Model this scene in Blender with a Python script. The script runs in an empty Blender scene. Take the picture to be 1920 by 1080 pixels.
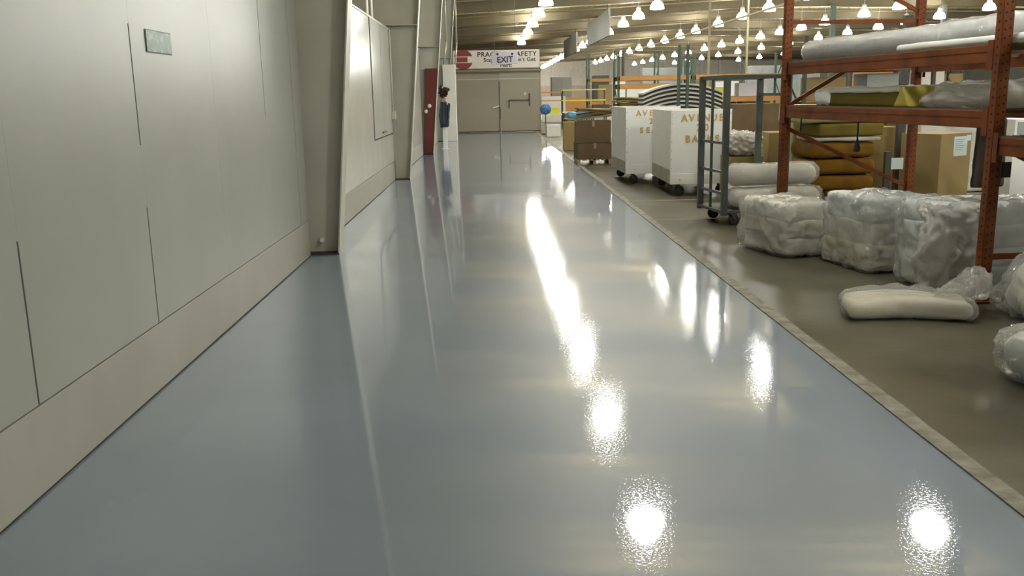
import bpy, bmesh, math, random
from mathutils import Vector, Matrix, noise
from math import sin, cos, pi, radians

# ------------------------------------------------------------------ camera, world, exposure
S = bpy.context.scene
COL = S.collection
cam = bpy.data.cameras.new('camera')
cam.sensor_width = 36.0
cam.lens = 1700.0 / 1920.0 * 36.0
cam.clip_start = 0.05
cam.clip_end = 400
co = bpy.data.objects.new('camera', cam)
COL.objects.link(co)
YAW, PITCH, ROLL = 0.0201046, 0.2093072, radians(-1.2)
fw = Vector((sin(YAW)*cos(PITCH), cos(YAW)*cos(PITCH), -sin(PITCH)))
rt = fw.cross(Vector((0, 0, 1))).normalized()
up = rt.cross(fw)
cx = rt*cos(ROLL) + up*sin(ROLL)
cy = -rt*sin(ROLL) + up*cos(ROLL)
M3 = Matrix((cx, cy, -fw)).transposed()
co.matrix_world = Matrix.Translation((0, 0, 1.5)) @ M3.to_4x4()
S.camera = co
S.view_settings.view_transform = 'Standard'
S.view_settings.look = 'None'
S.view_settings.gamma = 1.0
S.view_settings.use_curve_mapping = False
S.view_settings.exposure = -0.15
W = bpy.data.worlds.new('world')
S.world = W
W.use_nodes = True
W.node_tree.nodes['Background'].inputs[0].default_value = (0.9, 0.95, 1.0, 1)
W.node_tree.nodes['Background'].inputs[1].default_value = 0.03
S.cycles.sample_clamp_indirect = 6.0
S.cycles.max_bounces = 8
S.cycles.transparent_max_bounces = 12
LAMP_DOWN, LAMP_SIDE, LAMP_TOP = 128.0, 24.0, 215.0
LAMP_COL = (1.0, 1.0, 0.93)

# ------------------------------------------------------------------ materials
def nd(nt, t, **kw):
    n = nt.nodes.new(t)
    for k, v in kw.items():
        setattr(n, k, v)
    return n

def mat(name, col, rough=0.5, metal=0.0, spec=0.5, var=0.0, vscale=3.0, col2=None, bump=0.0, bscale=30.0,
        coat=0.0, crough=0.05, alpha=1.0, sub=0.0, stretch=(1, 1, 1), detail=4.0, lo=0.35, hi=0.65, coords='Object'):
    m = bpy.data.materials.new(name)
    m.use_nodes = True
    nt = m.node_tree
    b = nt.nodes['Principled BSDF']
    b.inputs['Base Color'].default_value = (*col, 1)
    b.inputs['Roughness'].default_value = rough
    b.inputs['Metallic'].default_value = metal
    b.inputs['Specular IOR Level'].default_value = spec
    b.inputs['Coat Weight'].default_value = coat
    b.inputs['Coat Roughness'].default_value = crough
    b.inputs['Alpha'].default_value = alpha
    if sub:
        b.inputs['Subsurface Weight'].default_value = sub
        b.inputs['Subsurface Radius'].default_value = (.05, .05, .04)
    L = nt.links.new
    if var or col2 or bump:
        tc = nd(nt, 'ShaderNodeTexCoord')
        mp = nd(nt, 'ShaderNodeMapping')
        mp.inputs['Scale'].default_value = stretch
        L(tc.outputs[coords], mp.inputs[0])
    if var or col2:
        n = nd(nt, 'ShaderNodeTexNoise')
        n.inputs['Scale'].default_value = vscale
        n.inputs['Detail'].default_value = detail
        L(mp.outputs[0], n.inputs['Vector'])
        r = nd(nt, 'ShaderNodeValToRGB')
        c2 = col2 or tuple(c*(1+var) for c in col)
        c1 = col if col2 else tuple(c*(1-var) for c in col)
        r.color_ramp.elements[0].color = (*c1, 1)
        r.color_ramp.elements[1].color = (*c2, 1)
        r.color_ramp.elements[0].position = lo
        r.color_ramp.elements[1].position = hi
        L(n.outputs['Fac'], r.inputs[0])
        L(r.outputs[0], b.inputs['Base Color'])
    if bump:
        n2 = nd(nt, 'ShaderNodeTexNoise')
        n2.inputs['Scale'].default_value = bscale
        n2.inputs['Detail'].default_value = 3
        L(mp.outputs[0], n2.inputs['Vector'])
        bp = nd(nt, 'ShaderNodeBump')
        bp.inputs['Strength'].default_value = bump
        bp.inputs['Distance'].default_value = 0.02
        L(n2.outputs['Fac'], bp.inputs['Height'])
        L(bp.outputs[0], b.inputs['Normal'])
        if coat:
            L(bp.outputs[0], b.inputs['Coat Normal'])
    return m

def emit(name, col, s):
    m = bpy.data.materials.new(name)
    m.use_nodes = True
    b = m.node_tree.nodes['Principled BSDF']
    b.inputs['Base Color'].default_value = (.8, .8, .8, 1)
    b.inputs['Emission Color'].default_value = (*col, 1)
    b.inputs['Emission Strength'].default_value = s
    return m

def epoxy():
    m = mat('epoxy', (.20, .255, .335), rough=.45, spec=.3, var=.05, vscale=.9)
    nt = m.node_tree
    b = nt.nodes['Principled BSDF']
    b.inputs['Coat Weight'].default_value = 1.0
    b.inputs['Coat Roughness'].default_value = 0.035
    b.inputs['Coat IOR'].default_value = 1.42
    tc = nd(nt, 'ShaderNodeTexCoord')
    def nz(scale, det):
        n = nd(nt, 'ShaderNodeTexNoise')
        n.inputs['Scale'].default_value = scale
        n.inputs['Detail'].default_value = det
        nt.links.new(tc.outputs['Object'], n.inputs['Vector'])
        return n
    n1, n2 = nz(85, 2), nz(1.6, 2)
    b1 = nd(nt, 'ShaderNodeBump'); b1.inputs['Strength'].default_value = .043; b1.inputs['Distance'].default_value = .002
    b2 = nd(nt, 'ShaderNodeBump'); b2.inputs['Strength'].default_value = .13; b2.inputs['Distance'].default_value = .006
    nt.links.new(n2.outputs['Fac'], b2.inputs['Height'])
    nt.links.new(b2.outputs[0], b1.inputs['Normal'])
    rp = nd(nt, 'ShaderNodeValToRGB')
    rp.color_ramp.elements[0].position = .52; rp.color_ramp.elements[1].position = .72
    nt.links.new(n1.outputs['Fac'], rp.inputs[0])
    nt.links.new(rp.outputs[0], b1.inputs['Height'])
    nt.links.new(b1.outputs[0], b.inputs['Coat Normal'])
    return m

def film(name, alpha=.35, col=(.85, .87, .86), rough=.1, scale=7.0):
    """thin crinkled plastic: see-through, milky by alpha, with a mirror-like sheen that follows the creases"""
    m = bpy.data.materials.new(name)
    m.use_nodes = True
    nt = m.node_tree
    nt.nodes.clear()
    L = nt.links.new
    out = nd(nt, 'ShaderNodeOutputMaterial')
    tc = nd(nt, 'ShaderNodeTexCoord')
    n1 = nd(nt, 'ShaderNodeTexNoise'); n1.inputs['Scale'].default_value = scale; n1.inputs['Detail'].default_value = 5; n1.inputs['Distortion'].default_value = 1.2
    v1 = nd(nt, 'ShaderNodeTexVoronoi', feature='DISTANCE_TO_EDGE'); v1.inputs['Scale'].default_value = scale*1.6
    L(tc.outputs['Object'], n1.inputs['Vector']); L(n1.outputs['Color'], v1.inputs['Vector'])
    ad = nd(nt, 'ShaderNodeMath', operation='MULTIPLY_ADD'); ad.inputs[1].default_value = .5
    L(v1.outputs['Distance'], ad.inputs[0]); L(n1.outputs['Fac'], ad.inputs[2])
    bp = nd(nt, 'ShaderNodeBump'); bp.inputs['Strength'].default_value = .8; bp.inputs['Distance'].default_value = .022
    L(ad.outputs[0], bp.inputs['Height'])
    tr = nd(nt, 'ShaderNodeBsdfTransparent')
    df = nd(nt, 'ShaderNodeBsdfDiffuse'); df.inputs[0].default_value = (*col, 1)
    gl = nd(nt, 'ShaderNodeBsdfGlossy'); gl.inputs['Roughness'].default_value = rough; L(bp.outputs[0], gl.inputs['Normal'])
    fr = nd(nt, 'ShaderNodeFresnel'); fr.inputs['IOR'].default_value = 1.65; L(bp.outputs[0], fr.inputs['Normal'])
    m1 = nd(nt, 'ShaderNodeMixShader'); m1.inputs[0].default_value = alpha
    L(tr.outputs[0], m1.inputs[1]); L(df.outputs[0], m1.inputs[2])
    fm = nd(nt, 'ShaderNodeMath', operation='MULTIPLY'); fm.inputs[1].default_value = .7; L(fr.outputs[0], fm.inputs[0])
    m2 = nd(nt, 'ShaderNodeMixShader'); L(fm.outputs[0], m2.inputs[0])
    L(m1.outputs[0], m2.inputs[1]); L(gl.outputs[0], m2.inputs[2])
    L(m2.outputs[0], out.inputs[0])
    return m

M = {}
M['epoxy'] = epoxy()
M['concrete'] = mat('concrete', (.052, .049, .032), rough=.36, spec=.4, col2=(.115, .109, .080), lo=.38, hi=.62, vscale=.9, detail=8, bump=.06, bscale=20)
M['strip'] = mat('strip', (.14, .135, .11), rough=.7, col2=(.26, .255, .22), vscale=9, detail=6, bump=.5, bscale=25)
M['joint'] = mat('joint', (.36, .35, .30), rough=.7, var=.15, vscale=8)
M['wall'] = mat('wall_paint', (.295, .31, .285), rough=.34, spec=.45, var=.04, vscale=1.6, bump=.05, bscale=3)
M['wall2'] = mat('wall_paint_gloss', (.50, .50, .45), rough=.2, spec=.6, var=.04, vscale=1.6, bump=.05, bscale=3)
M['base'] = mat('base_paint', (.33, .33, .295), rough=.4, spec=.4, var=.05, vscale=2.5, bump=.05, bscale=4)
M['crack'] = mat('crack', (.03, .027, .022), rough=.9)
M['column'] = mat('column_paint', (.49, .485, .415), rough=.42, spec=.4, var=.05, vscale=2)
M['siding'] = mat('siding', (.40, .385, .33), rough=.6, var=.06)
M['farwall'] = mat('far_siding', (.86, .82, .73), rough=.6, var=.05)
M['pink'] = mat('far_low_band', (.72, .58, .50), rough=.6, var=.05)
M['door'] = mat('door_paint', (.27, .245, .195), rough=.42, spec=.35, var=.03, vscale=1)
M['deck'] = mat('roof_deck', (.82, .67, .37), rough=.7, var=.08, vscale=.6)
M['steel_tan'] = mat('joist_paint', (.30, .265, .16), rough=.6, var=.06)
M['steel_dark'] = mat('beam_paint', (.19, .16, .10), rough=.6, var=.06)
M['lampdown'] = emit('lamp_lens', LAMP_COL, LAMP_DOWN)
M['lampside'] = emit('lamp_dome', LAMP_COL, LAMP_SIDE)
M['lamptop'] = emit('lamp_crown', LAMP_COL, LAMP_TOP)
M['lamphead'] = mat('lamp_housing', (.55, .55, .53), rough=.4, metal=.4)
M['orange'] = mat('rack_orange', (.22, .060, .011), rough=.55, spec=.3, col2=(.13, .032, .007), vscale=5, detail=6)
M['hole'] = mat('hole_dark', (.02, .015, .012), rough=.9)
M['wire'] = mat('deck_wire', (.17, .12, .08), rough=.5, metal=.4)
M['red'] = mat('red_paint', (.115, .013, .010), rough=.4, var=.08)
M['white'] = mat('white_board', (.80, .82, .80), rough=.45, var=.03, vscale=2)
M['cream'] = mat('cream_panel', (.74, .73, .67), rough=.5, var=.03)
M['skirt'] = mat('ply_skirt', (.36, .34, .28), rough=.7, var=.15, vscale=6)
M['stencil'] = mat('stencil_orange', (.52, .34, .14), rough=.6, var=.12, vscale=30)
M['ink'] = mat('ink_black', (.03, .03, .04), rough=.6)
M['inkred'] = mat('ink_maroon', (.06, .022, .026), rough=.6)
M['signred'] = mat('sign_red', (.19, .022, .022), rough=.5)
M['lilac'] = mat('exit_panel', (.52, .49, .57), rough=.5)
M['sign'] = mat('sign_panel', (.66, .62, .57), rough=.5, var=.02)
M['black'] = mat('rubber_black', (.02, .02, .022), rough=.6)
M['grey_green'] = mat('cart_grey', (.07, .088, .082), rough=.45, spec=.4, var=.08, vscale=6)
M['green'] = mat('post_green', (.05, .09, .07), rough=.5, var=.1)
M['card'] = mat('cardboard', (.27, .20, .085), rough=.8, spec=.15, var=.07, vscale=2)
M['card2'] = mat('cardboard_tan', (.30, .23, .115), rough=.8, spec=.15, var=.07, vscale=2)
M['card3'] = mat('cardboard_brown', (.12, .083, .048), rough=.7, spec=.25, var=.12, vscale=3)
M['wood'] = mat('pallet_wood', (.33, .25, .14), rough=.8, var=.15, vscale=5)
M['foam_white'] = mat('foam_white', (.9, .89, .81), rough=.9, spec=.1, var=.05, vscale=4)
M['foam_cream'] = mat('foam_cream', (.74, .70, .53), rough=.9, spec=.1, col2=(.82, .81, .74), vscale=3)
M['foam_white2'] = mat('foam_blue_white', (.88, .92, .93), rough=.55, spec=.3, var=.04, vscale=3, bump=.3, bscale=6)
M['foam_yellow'] = mat('foam_yellow', (.46, .38, .09), rough=.9, spec=.1, var=.08, vscale=3)
M['foam_pale'] = mat('foam_pale_yellow', (.38, .35, .16), rough=.7, spec=.3, var=.08, vscale=3, coat=.4, crough=.2, bump=.2, bscale=8)
M['foam_ochre'] = mat('foam_ochre', (.215, .115, .016), rough=.85, spec=.15, col2=(.15, .075, .010), vscale=4)
M['foam_olive'] = mat('foam_olive', (.15, .12, .025), rough=.85, spec=.15, var=.12, vscale=5)
M['film'] = film('plastic_film', .2, (.94, .95, .94))
M['film_clear'] = film('plastic_film_clear', .18, (.93, .95, .96), .08)
M['film_milky'] = film('plastic_film_milky', .42, (.9, .9, .87), .15)
M['paper'] = mat('paper', (.62, .72, .76), rough=.6, var=.05)
M['brown_cloth'] = mat('brown_cloth', (.055, .04, .032), rough=.8, var=.2, vscale=8)
M['navy'] = mat('navy_cloth', (.03, .042, .055), rough=.85, var=.2, vscale=9)
M['dark_hair'] = mat('dark_fibre', (.035, .022, .015), rough=.85, var=.3, vscale=20)
M['pinkish'] = mat('pink_cloth', (.45, .26, .22), rough=.8)
M['panelgrey'] = mat('sheet_metal', (.24, .245, .23), rough=.5, metal=.2, var=.05)
M['conduit'] = mat('conduit', (.58, .56, .49), rough=.35, metal=.5)
M['pipe'] = mat('pipe_yellowish', (.60, .56, .38), rough=.4)
M['greyblue'] = mat('machine_grey', (.30, .33, .33), rough=.5, var=.06)
M['bbeam'] = mat('beam_orange', (.45, .22, .06), rough=.5, var=.06)
M['yellow'] = mat('bright_yellow', (.62, .60, .05), rough=.6, var=.06)
M['blue'] = mat('blue_plastic', (.03, .12, .32), rough=.35)
M['ltblue'] = mat('blue_cloth', (.12, .32, .50), rough=.7, var=.3, vscale=10)
M['arc'] = mat('curved_slat', (.58, .57, .52), rough=.45, var=.04)
M['gunmetal'] = mat('dark_bar', (.06, .06, .055), rough=.5, metal=.3)
M['greenglass'] = mat('green_plate', (.015, .085, .05), rough=.32, spec=.25, col2=(.16, .27, .20), vscale=26, lo=.5, hi=.7)

def scuffs(m, scale, lo, dark):
    """sparse smudges and rubbed marks on a painted wall"""
    nt = m.node_tree
    b = nt.nodes['Principled BSDF']
    src = b.inputs['Base Color'].links[0].from_socket
    tc = nd(nt, 'ShaderNodeTexCoord')
    n = nd(nt, 'ShaderNodeTexNoise'); n.inputs['Scale'].default_value = scale; n.inputs['Detail'].default_value = 7; n.inputs['Roughness'].default_value = .65
    nt.links.new(tc.outputs['Object'], n.inputs['Vector'])
    r = nd(nt, 'ShaderNodeValToRGB')
    r.color_ramp.elements[0].position = lo; r.color_ramp.elements[1].position = lo+.09
    nt.links.new(n.outputs['Fac'], r.inputs[0])
    mx = nd(nt, 'ShaderNodeMix', data_type='RGBA')
    nt.links.new(r.outputs[0], mx.inputs[0]); nt.links.new(src, mx.inputs[6])
    mx.inputs[7].default_value = (*dark, 1)
    nt.links.new(mx.outputs[2], b.inputs['Base Color'])
scuffs(M['wall'], 3.5, .70, (.20, .20, .18))
scuffs(M['wall2'], 3.0, .70, (.28, .28, .25))
scuffs(M['base'], 4.5, .68, (.22, .215, .185))
scuffs(M['epoxy'], 1.1, .66, (.25, .31, .37))

# ------------------------------------------------------------------ mesh helpers
def obj(name, bm, m, parent=None, smooth=False, kind=None, loc=None, rot=None):
    me = bpy.data.meshes.new(name)
    bm.normal_update()
    bm.to_mesh(me)
    bm.free()
    me.materials.append(M[m] if isinstance(m, str) else m)
    if smooth:
        me.polygons.foreach_set('use_smooth', [True]*len(me.polygons))
    o = bpy.data.objects.new(name, me)
    COL.objects.link(o)
    if parent: o.parent = parent
    if loc: o.location = loc
    if rot: o.rotation_euler = rot
    if kind: o['kind'] = kind
    return o

def link_copy(o, parent=None, loc=None, rot=None):
    c = o.copy()
    COL.objects.link(c)
    if parent: c.parent = parent
    if loc is not None: c.location = loc
    if rot is not None: c.rotation_euler = rot
    return c

def tag(o, label, cat=None, group=None, kind=None):
    o['label'] = label
    if cat: o['category'] = cat
    if group: o['group'] = group
    if kind: o['kind'] = kind
    return o

def thing(name, label, cat, loc=(0, 0, 0), rz=0.0, group=None):
    o = bpy.data.objects.new(name, None)
    o.empty_display_size = .1
    COL.objects.link(o)
    o.location = loc
    o.rotation_euler = (0, 0, rz)
    return tag(o, label, cat, group)

def copy_tree(root, loc, label=None, rz=None):
    r = root.copy()
    COL.objects.link(r)
    r.location = loc
    if rz is not None: r.rotation_euler = (0, 0, rz)
    if label: r['label'] = label
    for ch in list(root.children):
        c = ch.copy()
        COL.objects.link(c)
        c.parent = r
        for g in list(ch.children):
            d = g.copy()
            COL.objects.link(d)
            d.parent = c
    return r

def B(): return bmesh.new()

def box(bm, a, b, bev=0.0):
    a, b = Vector(a), Vector(b)
    r = bmesh.ops.create_cube(bm, size=1.0)
    c, s = (a+b)/2, (b-a)
    for v in r['verts']:
        v.co = Vector((v.co.x*s.x, v.co.y*s.y, v.co.z*s.z)) + c
    if bev:
        es = list({e for v in r['verts'] for e in v.link_edges})
        bmesh.ops.bevel(bm, geom=es, offset=bev, segments=2, affect='EDGES', profile=.5)
    return bm

def cyl(bm, p0, p1, r, seg=12, r2=None, cap=True):
    p0, p1 = Vector(p0), Vector(p1)
    d = p1-p0
    mt = Matrix.Translation((p0+p1)/2) @ d.to_track_quat('Z', 'Y').to_matrix().to_4x4()
    bmesh.ops.create_cone(bm, cap_ends=cap, segments=seg, radius1=r, radius2=r if r2 is None else r2, depth=d.length, matrix=mt)
    return bm

def bar(bm, p0, p1, w, h):
    """rectangular bar from p0 to p1, w across, h thick"""
    p0, p1 = Vector(p0), Vector(p1)
    d = p1-p0
    q = d.to_track_quat('Y', 'Z').to_matrix().to_4x4()
    r = bmesh.ops.create_cube(bm, size=1.0)
    mt = Matrix.Translation((p0+p1)/2) @ q
    for v in r['verts']:
        v.co = mt @ Vector((v.co.x*w, v.co.y*d.length, v.co.z*h))
    return bm

def lathe(bm, prof, seg=20, c=(0, 0, 0)):
    c = Vector(c)
    rings = []
    for r, z in prof:
        if r < 1e-6:
            rings.append([bm.verts.new(c+Vector((0, 0, z)))])
        else:
            rings.append([bm.verts.new(c+Vector((r*cos(2*pi*k/seg), r*sin(2*pi*k/seg), z))) for k in range(seg)])
    for A, Bq in zip(rings, rings[1:]):
        for k in range(seg):
            k2 = (k+1) % seg
            if len(A) == 1 and len(Bq) == 1: continue
            if len(A) == 1: bm.faces.new((A[0], Bq[k2], Bq[k]))
            elif len(Bq) == 1: bm.faces.new((A[k], A[k2], Bq[0]))
            else: bm.faces.new((A[k], A[k2], Bq[k2], Bq[k]))
    return bm

def prism(bm, pts, axis, a, b):
    """extrude the 2-D polygon pts along an axis ('x','y','z') from a to b"""
    def P(p, t):
        return {'x': (t, p[0], p[1]), 'y': (p[0], t, p[1]), 'z': (p[0], p[1], t)}[axis]
    A = [bm.verts.new(P(p, a)) for p in pts]
    C = [bm.verts.new(P(p, b)) for p in pts]
    n = len(pts)
    bm.faces.new(A[::-1]); bm.faces.new(C)
    for k in range(n):
        bm.faces.new((A[k], A[(k+1) % n], C[(k+1) % n], C[k]))
    bmesh.ops.recalc_face_normals(bm, faces=bm.faces)
    return bm

def fbm(p, o=4):
    return noise.fractal(p, 1.0, 2.0, o)

def soft(bm, size, r=.06, amp=.01, freq=3.0, seed=0, cuts=14, ridged=0.0, rfreq=4.0, bulge=0.0, deform=None):
    """a rounded soft block standing on z=0, centred on x and y; wrinkled by noise"""
    h = Vector(size)/2
    tmp = bmesh.new()
    bmesh.ops.create_cube(tmp, size=2.0)
    bmesh.ops.subdivide_edges(tmp, edges=tmp.edges[:], cuts=cuts, use_grid_fill=True)
    off = Vector((seed*3.17, seed*1.31, seed*7.7))
    for v in tmp.verts:
        u = Vector([sin(c*pi/2) for c in v.co])
        p = Vector((u.x*h.x, u.y*h.y, u.z*h.z))
        rr = min(r, h.x, h.y, h.z)
        inn = Vector([max(-(h[i]-rr), min(h[i]-rr, p[i])) for i in range(3)])
        d = p-inn
        n = d.normalized() if d.length > 1e-6 else u.normalized()
        if d.length > 1e-6: p = inn + n*rr
        if bulge:
            p.z += bulge*(1-(p.x/h.x)**2)*(1-(p.y/h.y)**2)*(1 if p.z > 0 else 0)
        q = p*freq + off
        a = amp*fbm(q)
        if ridged:
            q2 = p*rfreq + off
            a += ridged*(abs(noise.noise(q2)) + .5*abs(noise.noise(q2*2.1)) + .3*abs(noise.noise(q2*4.3)) - .35)
        p = p + n*a
        p.z += h.z
        if p.z < 0: p.z = 0
        if deform: p = deform(p)
        v.co = p
    me = bpy.data.meshes.new('tmp')
    tmp.to_mesh(me); tmp.free()
    bm.from_mesh(me)
    bpy.data.meshes.remove(me)
    return bm

def text(name, s, size, m, parent, loc, rot, spacing=1.0, depth=.002, align='CENTER', bold=0.0):
    c = bpy.data.curves.new('t', 'FONT')
    c.body = s; c.size = size; c.extrude = depth; c.align_x = align; c.align_y = 'CENTER'
    c.space_character = spacing; c.offset = bold
    o = bpy.data.objects.new('t', c)
    COL.objects.link(o)
    dg = bpy.context.evaluated_depsgraph_get()
    dg.update()
    me = bpy.data.meshes.new_from_object(o.evaluated_get(dg))
    bpy.data.objects.remove(o); bpy.data.curves.remove(c)
    me.materials.clear(); me.materials.append(M[m])
    # one object per letter: islands whose x ranges overlap belong together
    bm = bmesh.new(); bm.from_mesh(me); bpy.data.meshes.remove(me)
    seen, isl = set(), []
    for f in bm.faces:
        if f in seen: continue
        st, cur = [f], []
        seen.add(f)
        while st:
            g = st.pop(); cur.append(g)
            for e in g.edges:
                for h in e.link_faces:
                    if h not in seen: seen.add(h); st.append(h)
        xs = [v.co.x for g in cur for v in g.verts]
        isl.append([min(xs), max(xs), cur])
    isl.sort(key=lambda t: t[0])
    grp = []
    for a, c, fs in isl:
        if grp and a < grp[-1][1]-.001: grp[-1][1] = max(c, grp[-1][1]); grp[-1][2] += fs
        else: grp.append([a, c, list(fs)])
    Mt = Matrix.LocRotScale(Vector(loc), __import__('mathutils').Euler(rot), None)
    for a, c, fs in grp:
        b2 = bmesh.new(); mp = {}
        for g in fs:
            b2.faces.new([mp.setdefault(v, None) or mp.__setitem__(v, b2.verts.new(v.co - Vector((a, 0, 0)))) or mp[v] for v in g.verts])
        q = obj('letter', b2, m, parent)
        q.location = Mt @ Vector((a, 0, 0)); q.rotation_euler = rot
    bm.free()

FRONT = (pi/2, 0, 0)      # text that faces -Y
rnd = random.Random(7)

# ------------------------------------------------------------------ setting: floor
Y0, Y1, XL, XR = -32.0, 120.0, -2.6, 52.0
tag(obj('floor', box(B(), (-1.95, Y0, -.1), (1.86, 60, 0)), 'epoxy', kind='structure'), 'glossy grey-blue epoxy floor of the aisle')
b = B(); box(b, (1.94, Y0, -.1), (XR, Y1, -.004)); box(b, (XL, 60, -.1), (1.94, Y1, -.004))
tag(obj('floor', b, 'concrete', kind='structure'), 'bare brown-grey concrete floor of the storage area')
b = B(); n = 380
lipL, lipR = [], []
for k in range(n+1):
    y = Y0 + (60-Y0)*(k/n)
    lipL.append((1.855+.006*noise.noise(Vector((y*1.7, 0, 0))), y)); lipR.append((1.943+.014*noise.noise(Vector((y*2.3, 5, 0))), y))
for k in range(n):
    lo = [b.verts.new((p[0], p[1], z)) for p, z in ((lipL[k], -.05), (lipL[k], .006), (lipR[k], .006), (lipR[k], -.05))]
    hi = [b.verts.new((p[0], p[1], z)) for p, z in ((lipL[k+1], -.05), (lipL[k+1], .006), (lipR[k+1], .006), (lipR[k+1], -.05))]
    for i in range(3): b.faces.new((lo[i], hi[i], hi[i+1], lo[i+1]))
tag(obj('trim_1', b, 'strip', kind='structure'), 'rough pale concrete lip along the edge of the epoxy')
for i, y in enumerate((10.8, 12.8)):
    tag(obj('trim_%d' % (i+2), box(B(), (1.95, y-.018, -.02), (14, y+.018, -.001)), 'joint', kind='structure'),
        ('pale floor joint crossing the concrete before the grey cart', 'pale floor joint crossing the concrete under the white carts')[i])

# ------------------------------------------------------------------ setting: left wall
XW = -1.79
COLY = [8.87 + 7.4*0, 17.07, 24.4, 31.5]
def wall_segment(y0, y1, seams, cracks, m, label):
    root = obj('wall_left', box(B(), (XW-.10, y0, .0), (XW-.02, y1, 2.70)), m, kind='structure')
    root['label'] = label
    ys = [y0] + seams + [y1]
    for a, c in zip(ys, ys[1:]):
        obj('panel', box(B(), (XW-.03, a+.006, .354), (XW, c-.006, 2.70), .0015), m, root)
    for y in seams:                         # joints: filled with paint except along the open cracks
        spans = [(z0, z1) for yy, z0, z1 in cracks if abs(yy-y) < .01]
        z = .352
        for z0, z1 in sorted(spans) + [(2.70, 2.70)]:
            if z0 > z+.01: obj('joint_filler', box(B(), (XW-.02, y-.0065, z), (XW-.0005, y+.0065, z0)), m, root)
            z = z1
        for z0, z1 in spans:
            obj('open_joint', box(B(), (XW-.02, y-.0065, z0), (XW-.006, y+.0065, z1)), 'crack', root)
    obj('base_board', box(B(), (XW-.03, y0, 0), (XW+.002, y1, .348), .002), 'base', root)
    obj('base_gap', box(B(), (XW-.02, y0, .003), (XW+.0045, y1, .009)), 'crack', root)
    obj('cap_strip', box(B(), (XW-.12, y0, 2.70), (XW+.012, y1, 2.725)), 'column', root)
    return root
w1 = wall_segment(Y0, 8.80, [-31.2, -29.87, -28.5, -27.2, -25.9, -24.5, -23.2, -21.9, -20.5, -19.2, -17.9, -16.5, -15.2, -13.9, -12.5, -11.2, -9.9, -8.5, -7.2, -5.87, -4.54, -3.21, -1.88, -.55, .78, 2.10, 3.42, 4.735, 6.07, 7.41],
                  [(3.42, .352, 1.0), (4.735, .352, .97), (4.735, 1.29, 1.89), (7.41, 1.39, 2.6)], 'wall', 'pale painted panel wall, nearest stretch on the left')
obj('edge_trim', box(B(), (XW-.02, 8.46, .352), (XW+.006, 8.80, 2.70), .004), 'wall', w1)
w2 = wall_segment(9.12, 16.98, [10.4, 11.75, 13.1], [], 'wall2', 'glossy pale wall stretch between the first two columns')
# raised access hatch on the second stretch
t = obj('access_hatch', box(B(), (XW-.01, 14.27, .875), (XW+.012, 15.50, 2.70), .003), 'wall2', w2)
obj('access_hatch', box(B(), (XW-.01, 15.53, .875), (XW+.012, 16.93, 2.70), .003), 'wall2', w2)
b = B(); box(b, (XW, 14.245, .86), (XW+.006, 14.27, 2.70)); box(b, (XW, 14.27, .855), (XW+.006, 16.93, .875)); box(b, (XW, 15.50, .9), (XW+.005, 15.53, 2.70))
obj('hatch_gap', b, 'crack', w2)
obj('hatch_latch', box(B(), (XW+.012, 15.25, .93), (XW+.03, 15.75, .955)), 'gunmetal', w2)
wall_segment(17.18, 24.3, [18.5, 19.85, 21.2, 22.5], [], 'wall2', 'pale wall stretch between the second column and the red column')
wall_segment(24.5, 31.4, [25.9, 27.2, 28.5, 29.9], [], 'wall', 'pale wall stretch beyond the red column')
# outer wall of the hall and the other enclosing walls
def siding(name, p0, p1, zt, m, label, step=1.2):
    """vertical sheet siding with raised ribs between p0 and p1 (plan points)"""
    p0, p1 = Vector(p0), Vector(p1)
    d = p1-p0; L = d.length; d.normalize(); nn = Vector((-d.y, d.x))
    b = B()
    def q(s, w, z): 
        v = p0 + d*s + nn*w
        return (v.x, v.y, z)
    s = 0
    pts = [(0, 0)]
    while s < L-step:
        pts += [(s+step*.45, 0), (s+step*.48, .04), (s+step*.56, .04), (s+step*.59, 0)]
        s += step
    pts.append((L, 0))
    lo = [b.verts.new(q(s, w, 0)) for s, w in pts]; hi = [b.verts.new(q(s, w, zt)) for s, w in pts]
    for k in range(len(pts)-1): b.faces.new((lo[k], lo[k+1], hi[k+1], hi[k]))
    o = obj(name, b, m, kind='structure'); o['label'] = label
    return o
siding('wall_left', (XL, Y1), (XL, Y0), 6.5, 'siding', 'outer metal siding above the panel wall')
siding('wall_back', (XL, Y1), (XR, Y1), 8.5, 'farwall', 'distant pale ribbed end wall of the hall', 2.4)
siding('wall_right', (XR, Y0), (XR, Y1), 8.5, 'siding', 'right side wall of the hall, hidden by racks', 2.4)
siding('wall_front', (XL, Y0), (XR, Y0), 8.5, 'siding', 'wall behind the viewpoint', 2.4)
tag(obj('trim_4', box(B(), (2.2, Y1-.25, .0), (30, Y1-.1, 2.6)), 'pink', kind='structure'), 'pinkish low band along the far end wall')

# ------------------------------------------------------------------ roof
RIDGE = 14.0
def zroof(x): return 5.45 + .045*(min(x, RIDGE)-XL) - .02*max(0, x-RIDGE)
b = B()
pl_ = [(XL, zroof(XL)), (RIDGE, zroof(RIDGE)), (XR, zroof(XR))]
y = Y0; cnt = 0
rows = []
while y < Y1:
    rows += [(y, 0), (y+.35, 0), (y+.41, -.07), (y+.53, -.07)]
    y += .6
rows.append((Y1, 0))
vs = [[b.verts.new((x, yy, z+dz)) for x, z in pl_] for yy, dz in rows]
for A, C in zip(vs, vs[1:]):
    for k in range(2): b.faces.new((A[k], A[k+1], C[k+1], C[k]))
tag(obj('ceiling', b, 'deck', kind='structure'), 'tan corrugated roof deck high overhead')

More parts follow.
